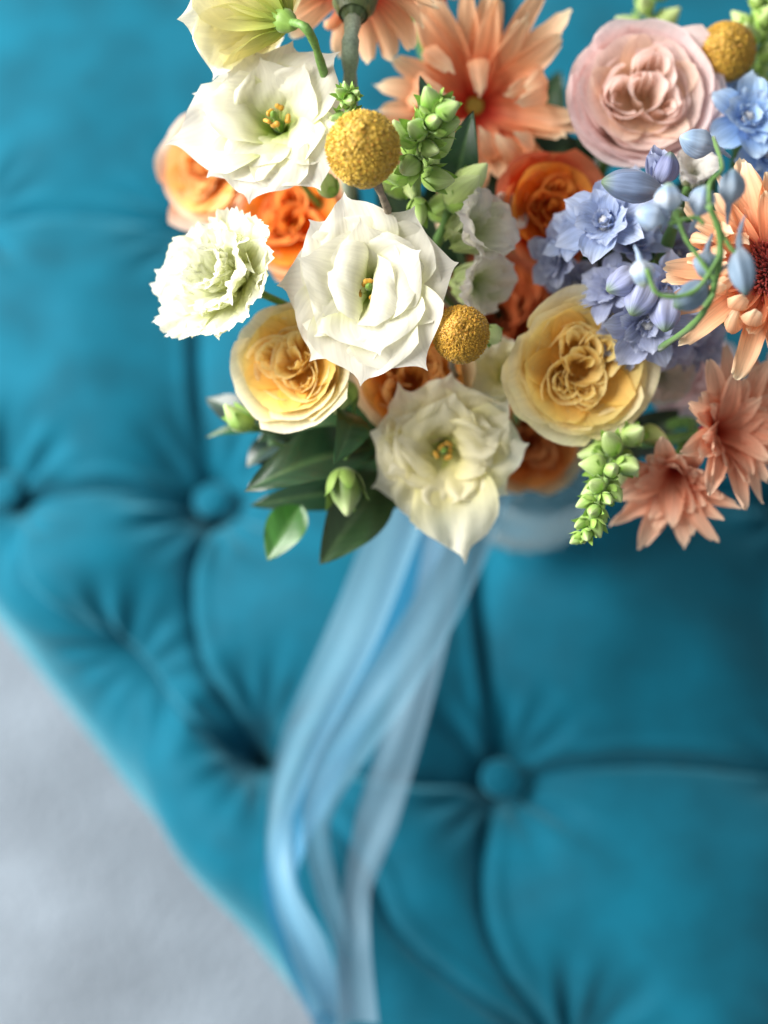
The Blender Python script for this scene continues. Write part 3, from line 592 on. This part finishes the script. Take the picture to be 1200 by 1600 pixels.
# --- lisianthus behind, upper left
d = .612; R = px(136, d)
lisianthus(P(425, 172, d), cdir(-.15, .25, 1), R, "wide open white lisianthus above the apricot rose with yellow stamens",
    [(195, 1.28, .62, [30, 60, 80, 80]), (160, 1.05, .55, [30, 60, 75, 85]), (120, .98, .55, [25, 50, 65, 75]), (75, .98, .55, [25, 50, 66, 76]), (40, 1.1, .5, [25, 50, 66, 76]), (-15, .95, .6, [30, 60, 80, 90]), (-60, 1.08, .62, [30, 60, 85, 100]), (-105, 1.12, .62, [30, 60, 85, 95]), (-140, 1.05, .6, [30, 60, 85, 100])],
    [(175, 1.0, .5, [20, 45, 66, 74], dict(kappa=[3 / R, 2 / R, 1.6 / R])), (100, .85, .45, [15, 35, 50, 60]), (50, .85, .45, [15, 35, 50, 60]), (-20, .85, .5, [20, 40, 70, 95], dict(roll=R * .12)), (-75, .9, .55, [20, 50, 72, 95]), (-130, .9, .5, [20, 45, 70, 85])])

# --- side view lisianthus, top
d = .607; R = px(156, d)
lisianthus(P(388, 5, d), cdir(-.60, .42, -.42), R, "cream lisianthus seen from its side at the top with green calyx", 
    [(a, .98, .62, [20, 42, 60, 75]) for a in (0, 62, 125, 185, 250, 310)], [(a, .85, .5, [15, 30, 45, 60]) for a in (30, 110, 200, 280)], stops=LISC, stamens=False, calyx=True, stem_end=P(560, 240, .66))

# --- lower lisianthus
d = .655; R = px(120, d)
lisianthus(P(694, 706, d), cdir(-.05, -.22, 1), R, "cream lisianthus at the lower rim of the bouquet hanging over the ribbon",
    [(165, 1.05, .6, [30, 60, 78, 86]), (125, 1.1, .55, [30, 58, 72, 76]), (85, 1.1, .55, [30, 58, 72, 80]), (40, 1.1, .6, [30, 58, 75, 86]), (5, 1.15, .6, [30, 60, 80, 90]), (-35, 1.05, .55, [30, 60, 80, 95]), (-78, 1.5, .62, [30, 60, 76, 80]), (-110, 1.15, .55, [30, 60, 82, 95]), (-150, 1.1, .6, [30, 60, 82, 95])],
    [(150, .9, .5, [20, 45, 66, 80]), (80, .95, .5, [18, 40, 60, 80], dict(roll=R * .12)), (20, .95, .5, [18, 40, 62, 90], dict(roll=R * .15)), (-50, .95, .42, [18, 45, 66, 80]), (-95, .95, .5, [18, 45, 70, 80]), (200, .9, .45, [18, 45, 70, 80]), (100, .9, .5, [28, 24, 30, 80, 120], dict(kappa=[1.6 / R, 1.0 / R, .6 / R], rnd=.2)), (10, .95, .42, [24, 22, 20, 80, 130], dict(kappa=[1.6 / R, 1.2 / R, .8 / R], rnd=.2)), (185, .85, .40, [28, 26, 30, 70, 100], dict(kappa=[1.6 / R, 1.0 / R, .8 / R], lat=-.2))], stops=LISC, ruf=.20)

# --- ruffled white, left
d = .605; R = px(126, d); GW = [(0, (.60, .70, .16)), (.3, (.84, .87, .46)), (.65, (.86, .88, .64)), (1, (.90, .90, .79))]
fo = [(a, 1.12 + random.uniform(-.2, .16), random.uniform(.42, .62), [40, 62, 70, 62 + random.uniform(-15, 40)], dict(nu=31, tip=0, nar=.2)) for a in (170, 205, 240, 280, 320, 0, 40, 80, 125)]
fi = [(a, .9 + random.uniform(-.1, .05), .42, [20, 38 + random.uniform(-8, 12), 40, 55], dict(nu=31, tip=0, nar=.2, ruf=R * .19)) for a in range(0, 360, 40)]
fc = [(a, .78 + random.uniform(-.05, .05), .3, [10, 14 + random.uniform(-8, 12), 20, 30], dict(nu=31, tip=0, nar=.2, ruf=R * .12, kappa=[6 / R, 4 / R, 2 / R])) for a in range(10, 370, 36)]
lisianthus(P(312, 412, d), cdir(-.62, .22, .78), R, "frilled greenish white double lisianthus on the far left edge", fo, fi + fc, stops=GW, serr=.05, ruf=.17, stamens=False, calyx=True, depthf=.8)

# --- roses
rose(P(448, 562, .628), cdir(-.38, .12, 1), px(108, .628), "butter yellow garden rose under the frilled lisianthus with cream outer petals", "yellow garden roses", Y_IN, Y_OUT, n_out=13, n_in=24, rimcol=(.98, .93, .76), openness=.6)
rose(P(915, 572, .632), cdir(.08, -.10, 1), px(126, .632), "large yellow orange garden rose right of centre packed with folded petals", "yellow garden roses", Y_IN, Y_OUT, n_out=15, n_in=32, rimcol=(.99, .89, .52), openness=.75, roll=1)
PK_IN = [(0, (.99, .70, .42)), (.5, (.99, .76, .60)), (1, (.99, .81, .76))]; PK_OUT = [(0, (.99, .75, .72)), (.5, (.99, .80, .80)), (1, (.99, .84, .86))]
rose(P(1012, 138, .650), cdir(.10, .08, 1), px(124, .650), "blush pink garden rose at the top right with peach centre", "pink garden roses", PK_IN, PK_OUT, n_out=26, n_in=22, openness=.5, roll=2, squash=.85, mess=.6)
rose(P(872, 325, .665), cdir(.30, -.05, 1), px(98, .665), "coral and orange garden rose beside the lilac delphinium", "orange garden roses", O_IN, C_OUT, n_out=12, n_in=26, openness=.7, roll=.5)
rose(P(310, 262, .700), cdir(-.45, -.10, .9), px(92, .70), "apricot rose with pink tinged rim tucked behind the upper lisianthus", "orange garden roses", [(0, (.85, .25, .05)), (.5, (.92, .45, .12)), (1, (.96, .66, .28))], [(0, (.85, .14, .04)), (.5, (.92, .36, .16)), (1, (.96, .74, .62))], n_out=12, n_in=20, openness=1.1, roll=2.4)
rose(P(452, 340, .685), cdir(-.1, 0, 1), px(100, .685), "orange rose between the frilled and the central lisianthus", "orange garden roses", O_IN, [(0, (.88, .32, .06)), (.5, (.90, .45, .16)), (1, (.90, .62, .45))], n_out=11, n_in=22, openness=.8, roll=1.4)
rose(P(645, 588, .660), cdir(.0, .1, 1), px(104, .672), "amber rose peeking out beneath the central lisianthus", "orange garden roses", [(0, (.72, .18, .02)), (.5, (.85, .32, .04)), (1, (.90, .50, .14))], [(0, (.85, .5, .15)), (.5, (.88, .62, .35)), (1, (.90, .76, .55))], n_out=12, n_in=26, openness=.8, roll=3)
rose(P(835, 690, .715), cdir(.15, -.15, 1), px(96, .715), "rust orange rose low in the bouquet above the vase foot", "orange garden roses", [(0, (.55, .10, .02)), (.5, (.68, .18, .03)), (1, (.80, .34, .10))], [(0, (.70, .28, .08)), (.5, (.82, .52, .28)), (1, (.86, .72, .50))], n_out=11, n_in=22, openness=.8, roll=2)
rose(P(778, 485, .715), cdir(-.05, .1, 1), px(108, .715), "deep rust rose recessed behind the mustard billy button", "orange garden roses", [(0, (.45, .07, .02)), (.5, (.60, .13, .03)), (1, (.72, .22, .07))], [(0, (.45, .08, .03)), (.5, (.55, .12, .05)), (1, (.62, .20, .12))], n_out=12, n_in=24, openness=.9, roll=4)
rose(P(1080, 575, .72), cdir(.1, -.1, 1), px(84, .72), "dusty pink rose behind the blue delphinium at the right", "pink garden roses", PK_OUT, PK_OUT, n_out=10, n_in=14, openness=.9, roll=1)

# --- gerberas
gerbera(P(1204, 422, .600), cdir(-.22, .05, 1), px(168, .600), "peach gerbera with dark red centre cut by the right edge", n=54, th=(66, 78, 88), disk=.26, curled=.38, W=.13, red=.1, deform=1.7)
gerbera(P(742, 166, .705), cdir(-.08, -.22, 1), px(205, .705), "salmon gerbera with curled petals and red throat at the top", n=38, th=(45, 62, 72), disk=.10, heart=(.55, .55, .10), curled=.35, W=.105, roll=.1, red=.22, deform=1.4, layers=2)
gerbera(P(556, -20, .640), cdir(.05, .8, -.42), px(120, .640), "peach gerbera seen from behind showing its big green calyx", n=18, th=(78, 110, 128), disk=.3, curled=.2, W=.2, back=True, layers=2)
gerbera(P(672, -40, .70), cdir(.1, .1, .9), px(80, .70), "small peach gerbera at the very top edge", n=18, th=(70, 95, 115), disk=.2, curled=.3, W=.2, layers=2)
# peach spray blossoms, lower right
SP = [(0, (.60, .03, .02)), (.2, (.82, .13, .06)), (.42, (.92, .40, .24)), (.8, (.94, .53, .36)), (1, (.95, .68, .50))]
gerbera(P(1110, 676, .662), cdir(.42, .05, .85), px(148, .662), "salmon blossom with red throat at the lower right reaching the edge", n=34, th=(24, 52, 70), disk=.09, curled=.0, W=.14, stops=SP, nar=.8, name="peach_chrysanthemum", cat="chrysanthemum", layers=3)
gerbera(P(1058, 728, .672), cdir(-.28, -.58, .75), px(138, .672), "salmon blossom drooping lowest beside the green snapdragon tip", n=30, th=(22, 46, 64), disk=.09, curled=.0, W=.15, stops=SP, nar=.8, name="peach_chrysanthemum", cat="chrysanthemum", layers=3)

gerbera(P(1185, 645, .690), cdir(.45, .2, .85), px(120, .690), "salmon blossom tucked behind at the right edge under the peach gerbera", n=24, th=(24, 52, 70), disk=.09, curled=.0, W=.15, stops=SP, nar=.8, name="peach_chrysanthemum", cat="chrysanthemum", layers=3)

# --- craspedia
craspedia(P(567, 232, .578), px(56, .578), "bright yellow billy button ball above the central white lisianthus", cdir(.1, .3, 1), ((.86, .60, .09), (.50, .30, .03)), [P(588, 285, .584), P(606, 328, .598), P(625, 380, .65), VASE_TOP])
craspedia(P(720, 522, .605), px(43, .605), "mustard billy button ball right of the central white lisianthus", cdir(0, .2, 1), ((.74, .44, .05), (.46, .24, .02)))
craspedia(P(1135, 80, .665), px(43, .665), "mustard billy button ball beside the blush pink rose", cdir(0, .2, 1), ((.76, .48, .06), (.48, .27, .03)))

# --- green snapdragon spikes
bud_spike([P(650, 330, .65), P(652, 270, .615), P(662, 215, .592), P(684, 168, .578)], (px(66, .6), px(42, .58)), "green snapdragon spike beside the bright yellow ball", n=19, stage=(.1, .55))
bud_spike([P(560, 260, .66), P(552, 210, .625), P(546, 160, .598), P(544, 150, .590)], (px(34, .6), px(26, .59)), "small green bud tip just above the bright yellow ball", n=11, stage=(0, .2))
bud_spike([P(985, 665, .665), P(962, 712, .640), P(940, 770, .618), P(912, 838, .606)], (px(60, .63), px(26, .606)), "green snapdragon spike hanging below the yellow orange rose", n=26, stage=(.15, .75), start=.05)
bud_spike([P(1185, 190, .70), P(1175, 110, .69), P(1178, 50, .685), P(1200, -20, .68)], (px(55, .69), px(36, .68)), "pale green snapdragon spike at the top right corner", n=16, stage=(.4, .7))
bud_spike([P(1010, 130, .73), P(1015, 60, .72), P(1015, 0, .71), P(1010, -60, .70)], (px(52, .71), px(40, .70)), "pale green snapdragon spike rising behind the blush pink rose", n=14, stage=(.5, .9))
SD = [(0, (.50, .62, .22)), (.4, (.66, .74, .42)), (.75, (.93, .90, .80)), (1, (.95, .90, .87))]
def snap_bloom(root, pos, face, R, stops=SD, n=6, roll=0.0, name="petal"):
    fr = frame(face, roll)
    for i in range(n):
        petal(root, fr, Vector(pos), 2 * math.pi * i / n + random.uniform(-.3, .3), R * random.uniform(.9, 1.2), R * .5, [15, 10, 40, 95 + random.uniform(-20, 30)], kappa=[2.5 / R, 2.0 / R, .4 / R], r0=R * .05, bw=.5, vs=.6, nar=.2, rnd=.25, ruf=R * .22, ruff=1.6, stops=stops, nu=17, nv=16, serr=.02)
sd = empty("snapdragon", P(700, 400, .66), "blush white open snapdragon bloom right of the central lisianthus", "snapdragon")
snap_bloom(sd, P(706, 372, .645), cdir(.65, .15, .7), px(96, .64)); snap_bloom(sd, P(712, 440, .66), cdir(.6, -.2, .7), px(86, .66), roll=.6); snap_bloom(sd, P(770, 350, .675), cdir(.5, .3, .7), px(60, .66), roll=.3)
for (x, y, dx, dy, l) in ((702, 325, .55, .5, 72), (716, 300, .7, .6, 64), (640, 285, .1, -.7, 40), (520, 305, -.3, .5, 50), (760, 520, .2, -.2, 45)):
    bud(sd if x > 600 else sd, P(x, y, .635), cdir(dx, dy, .5), px(l, .635), px(l * .36, .635), .85)
thin(sd, [P(702, 330, .64), P(680, 400, .66), P(700, 470, .70), VASE_TOP], .0022)

# --- delphinium
dl = empty("delphinium", P(1010, 470, .66), "lilac blue delphinium spike between the two yellow and peach flowers", "delphinium")
for (x, y, dd, fx, fy, fz, r, st) in ((915, 372, .640, -.6, .4, .7, 62, BL), (985, 385, .640, .2, .5, .8, 60, BL), (975, 520, .640, -.5, -.4, .8, 62, LV), (1050, 400, .655, .3, 0, .9, 66, LV), (1080, 530, .665, .4, -.3, .8, 56, LV), (948, 352, .625, -.35, .2, .9, 78, BL), (880, 400, .650, -.8, -.1, .5, 58, LV), (960, 455, .635, -.6, .2, .7, 60, LV), (1012, 500, .620, -.1, -.6, .8, 74, LV), (1040, 455, .630, .1, 0, 1, 62, BL), (985, 330, .650, 0, .3, 1, 70, BL), (1050, 520, .650, .2, -.5, .8, 58, LV), (905, 440, .67, -.5, -.4, .7, 52, LV)):
    floret(dl, P(x, y, dd), cdir(fx, fy, fz), px(r, dd), st, n=(6, 8, 7), th=(56 + random.uniform(-12, 4), 70, 78))
dbud(dl, P(985, 290, .600), cdir(-1, .12, .1), px(92, .6), px(25, .6), (.24, .32, .50))
fr_ = P(1022, 262, .607); floret(dl, P(1022, 285, .615), cdir(.0, .75, .6), px(56, .607), LV, n=(5, 7), th=(20, 15, 10)); dbud(dl, P(1040, 262, .600), cdir(.3, .9, .3), px(50, .6), px(18, .6), (.25, .28, .50), spur=False)
for (x, y, dx, dy, l, r) in ((998, 465, -.4, -.9, 64, 26), (1040, 490, -.1, -1, 60, 24), (970, 440, -.7, -.5, 58, 22)):
    dbud(dl, P(x, y, .600), cdir(dx, dy, .3), px(l, .6), px(r, .6), (.36, .40, .66), spur=False, pale=.3)
thin(dl, [P(1060, 330, .62), P(1020, 450, .66), P(980, 600, .72), VASE_TOP], .003)
sp = empty("delphinium", P(1120, 440, .56), "delphinium tip with drooping slate blue buds in front of the peach gerbera", "delphinium")
D0 = .545
main = [P(1030, 545, .62), P(1090, 500, .565), P(1118, 440, .55), P(1125, 370, .545), P(1108, 320, .54)]
thin(sp, main, .0014); thin(sp, [P(1125, 400, D0), P(1085, 455, D0), P(1030, 460, D0), P(1010, 420, D0)], .0009); thin(sp, [P(1118, 440, D0), P(1090, 400, D0), P(1070, 370, D0), P(1055, 330, D0)], .0009)
thin(sp, [P(1108, 320, D0), P(1110, 285, D0), P(1128, 262, .55), P(1115, 215, .58)], .0009); thin(sp, [P(1120, 350, D0), P(1140, 385, D0), P(1150, 395, D0)], .0009); thin(sp, [P(1115, 460, D0), P(1100, 480, D0)], .0009); thin(sp, [P(1100, 350, D0), P(1085, 340, D0), P(1045, 350, D0)], .0009)
SB = (.24, .34, .46); PB = (.34, .48, .68)
for (x, y, dx, dy, l, r, c, tp, pl) in ((1160, 425, .1, -1, 78, 20, SB, (.10, .16, .14), 0), (1078, 462, -.75, -.55, 66, 21, SB, (.14, .24, .14), 0), (1103, 415, -.1, -.9, 44, 20, SB, (.16, .26, .16), .1), (1045, 308, 0, .95, 44, 20, PB, (.45, .58, .35), .7), (1015, 338, -.8, .2, 46, 20, PB, (.5, .6, .7), .4), (1097, 312, .25, .9, 46, 20, PB, (.4, .5, .45), .4),
                                     (1143, 290, .1, .95, 52, 20, SB, (.25, .38, .45), .2), (1003, 428, .1, -.95, 44, 18, PB, (.6, .68, .45), .8), (1088, 222, -.9, .2, 62, 24, PB, (.45, .6, .75), .3)):
    dbud(sp, P(x, y, D0 + .002 * (x % 5) if y > 230 else .605), cdir(dx, dy, .2), px(l, D0), px(r, D0), c, tp, True, pl)
d2 = empty("delphinium", P(1150, 200, .68), "bright sky blue delphinium florets at the right edge beside the blush rose", "delphinium")
for (x, y, dd, fx, fy, fz, r) in ((1165, 190, .650, .1, .2, 1, 70), (1100, 205, .675, -.5, .1, .9, 62), (1195, 240, .655, .3, -.2, 1, 62), (1150, 150, .69, 0, .5, .8, 52)): floret(d2, P(x, y, dd), cdir(fx, fy, fz), px(r, dd), BL2)
thin(d2, [P(1160, 210, .69), P(1100, 400, .72), VASE_TOP], .003)
wp = empty("snapdragon", P(1070, 300, .66), "small white blossom between blush rose and blue delphinium", "snapdragon"); WT = [(0, (.6, .65, .4)), (.4, (.86, .84, .78)), (1, (.90, .87, .84))]
snap_bloom(wp, P(1078, 285, .64), cdir(0, .4, .9), px(58, .64), WT, 6); thin(wp, [P(1078, 285, .64), P(1020, 420, .70), VASE_TOP], .002)
wq = empty("lisianthus", P(1020, 590, .69), "pale cream blossom half hidden behind the large yellow orange rose", "lisianthus")
snap_bloom(wq, P(1020, 585, .68), cdir(.2, -.2, .9), px(75, .68), WT, 6); thin(wq, [P(1020, 590, .69), P(960, 650, .75), VASE_TOP], .002)
wr = empty("lisianthus", P(810, 610, .67), "cream blossom squeezed between the lower lisianthus and the large yellow orange rose", "lisianthus")
snap_bloom(wr, P(800, 596, .690), cdir(-.3, .1, .9), px(92, .66), LISC, 7); thin(wr, [P(810, 610, .68), P(810, 680, .75), VASE_TOP], .002)

# --- foliage
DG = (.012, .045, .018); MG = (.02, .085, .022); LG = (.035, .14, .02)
def sprig(label, pts, leaves, r=.0018):
    s = empty("leafy_sprig", Vector(pts[0]), label, "foliage sprig"); thin(s, pts, r, tint=(.06, .14, .05))
    for (b, t, w_, nrm, tn, bk) in leaves: leaf(s, b, t, w_, nrm, tn, bk)
    return s
CZ = cdir(0, 0, 1)
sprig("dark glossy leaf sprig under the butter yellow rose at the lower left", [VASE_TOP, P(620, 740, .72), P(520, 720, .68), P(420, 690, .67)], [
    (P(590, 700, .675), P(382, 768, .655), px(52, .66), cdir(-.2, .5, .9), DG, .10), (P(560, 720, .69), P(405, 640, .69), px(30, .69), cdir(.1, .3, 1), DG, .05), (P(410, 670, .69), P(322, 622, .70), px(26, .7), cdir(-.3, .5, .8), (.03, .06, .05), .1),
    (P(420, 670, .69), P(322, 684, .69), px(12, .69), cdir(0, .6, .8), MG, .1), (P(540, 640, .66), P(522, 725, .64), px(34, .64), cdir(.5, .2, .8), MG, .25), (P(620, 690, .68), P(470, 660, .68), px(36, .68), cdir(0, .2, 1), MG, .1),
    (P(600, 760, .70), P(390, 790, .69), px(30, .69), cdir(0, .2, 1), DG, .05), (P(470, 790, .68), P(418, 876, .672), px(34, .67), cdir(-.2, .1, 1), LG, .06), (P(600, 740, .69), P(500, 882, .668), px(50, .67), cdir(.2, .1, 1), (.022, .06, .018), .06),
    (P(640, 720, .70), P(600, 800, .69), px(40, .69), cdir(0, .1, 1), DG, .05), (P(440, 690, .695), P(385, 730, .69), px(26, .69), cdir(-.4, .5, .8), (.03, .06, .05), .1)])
bs = empty("budded_sprig", P(540, 640, .67), "pale green and white buds under the butter yellow rose", "foliage sprig")
for (x, y, dx, dy, l) in ((392, 668, -.7, .6, 56), (536, 735, .1, -.9, 78), (548, 600, -.4, -.8, 60)):
    bud(bs, P(x, y, .655), cdir(dx, dy, .4), px(l, .655), px(l * .32, .655), .25, .55 if y > 700 else .9)
thin(bs, [P(536, 735, .66), P(560, 660, .68), P(640, 680, .72), VASE_TOP], .0018); thin(bs, [P(392, 668, .66), P(470, 680, .70), P(600, 700, .73)], .0018)
sprig("dark leaves behind the snapdragon spike near the salmon gerbera", [VASE_TOP, P(730, 420, .72), P(720, 300, .68)], [
    (P(715, 330, .66), P(740, 172, .628), px(36, .64), cdir(-.3, 0, 1), DG, .12), (P(680, 260, .65), P(656, 117, .635), px(24, .64), cdir(.3, 0, 1), (.02, .07, .04), .1), (P(800, 330, .73), P(700, 230, .71), px(50, .72), CZ, DG, .1), (P(900, 230, .73), P(820, 260, .72), px(45, .72), CZ, DG, .1), (P(900, 300, .74), P(800, 190, .73), px(50, .73), CZ, DG, .1)])
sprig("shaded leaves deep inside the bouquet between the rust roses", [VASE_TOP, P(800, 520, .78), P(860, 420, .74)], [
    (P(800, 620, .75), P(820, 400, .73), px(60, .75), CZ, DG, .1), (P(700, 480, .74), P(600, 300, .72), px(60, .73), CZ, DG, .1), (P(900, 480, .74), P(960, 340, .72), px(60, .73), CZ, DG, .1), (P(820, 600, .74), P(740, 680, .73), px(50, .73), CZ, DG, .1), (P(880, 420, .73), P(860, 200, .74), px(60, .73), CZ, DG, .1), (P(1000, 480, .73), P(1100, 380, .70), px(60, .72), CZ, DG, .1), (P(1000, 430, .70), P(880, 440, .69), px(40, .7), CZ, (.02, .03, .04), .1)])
sprig("dull green leaf poking out between the roses and the salmon blossom", [VASE_TOP, P(960, 680, .76), P(1010, 660, .73)], [(P(980, 700, .73), P(1062, 640, .71), px(36, .72), CZ, (.015, .035, .018), .1), (P(940, 640, .72), P(1000, 720, .72), px(30, .72), CZ, DG, .1)])

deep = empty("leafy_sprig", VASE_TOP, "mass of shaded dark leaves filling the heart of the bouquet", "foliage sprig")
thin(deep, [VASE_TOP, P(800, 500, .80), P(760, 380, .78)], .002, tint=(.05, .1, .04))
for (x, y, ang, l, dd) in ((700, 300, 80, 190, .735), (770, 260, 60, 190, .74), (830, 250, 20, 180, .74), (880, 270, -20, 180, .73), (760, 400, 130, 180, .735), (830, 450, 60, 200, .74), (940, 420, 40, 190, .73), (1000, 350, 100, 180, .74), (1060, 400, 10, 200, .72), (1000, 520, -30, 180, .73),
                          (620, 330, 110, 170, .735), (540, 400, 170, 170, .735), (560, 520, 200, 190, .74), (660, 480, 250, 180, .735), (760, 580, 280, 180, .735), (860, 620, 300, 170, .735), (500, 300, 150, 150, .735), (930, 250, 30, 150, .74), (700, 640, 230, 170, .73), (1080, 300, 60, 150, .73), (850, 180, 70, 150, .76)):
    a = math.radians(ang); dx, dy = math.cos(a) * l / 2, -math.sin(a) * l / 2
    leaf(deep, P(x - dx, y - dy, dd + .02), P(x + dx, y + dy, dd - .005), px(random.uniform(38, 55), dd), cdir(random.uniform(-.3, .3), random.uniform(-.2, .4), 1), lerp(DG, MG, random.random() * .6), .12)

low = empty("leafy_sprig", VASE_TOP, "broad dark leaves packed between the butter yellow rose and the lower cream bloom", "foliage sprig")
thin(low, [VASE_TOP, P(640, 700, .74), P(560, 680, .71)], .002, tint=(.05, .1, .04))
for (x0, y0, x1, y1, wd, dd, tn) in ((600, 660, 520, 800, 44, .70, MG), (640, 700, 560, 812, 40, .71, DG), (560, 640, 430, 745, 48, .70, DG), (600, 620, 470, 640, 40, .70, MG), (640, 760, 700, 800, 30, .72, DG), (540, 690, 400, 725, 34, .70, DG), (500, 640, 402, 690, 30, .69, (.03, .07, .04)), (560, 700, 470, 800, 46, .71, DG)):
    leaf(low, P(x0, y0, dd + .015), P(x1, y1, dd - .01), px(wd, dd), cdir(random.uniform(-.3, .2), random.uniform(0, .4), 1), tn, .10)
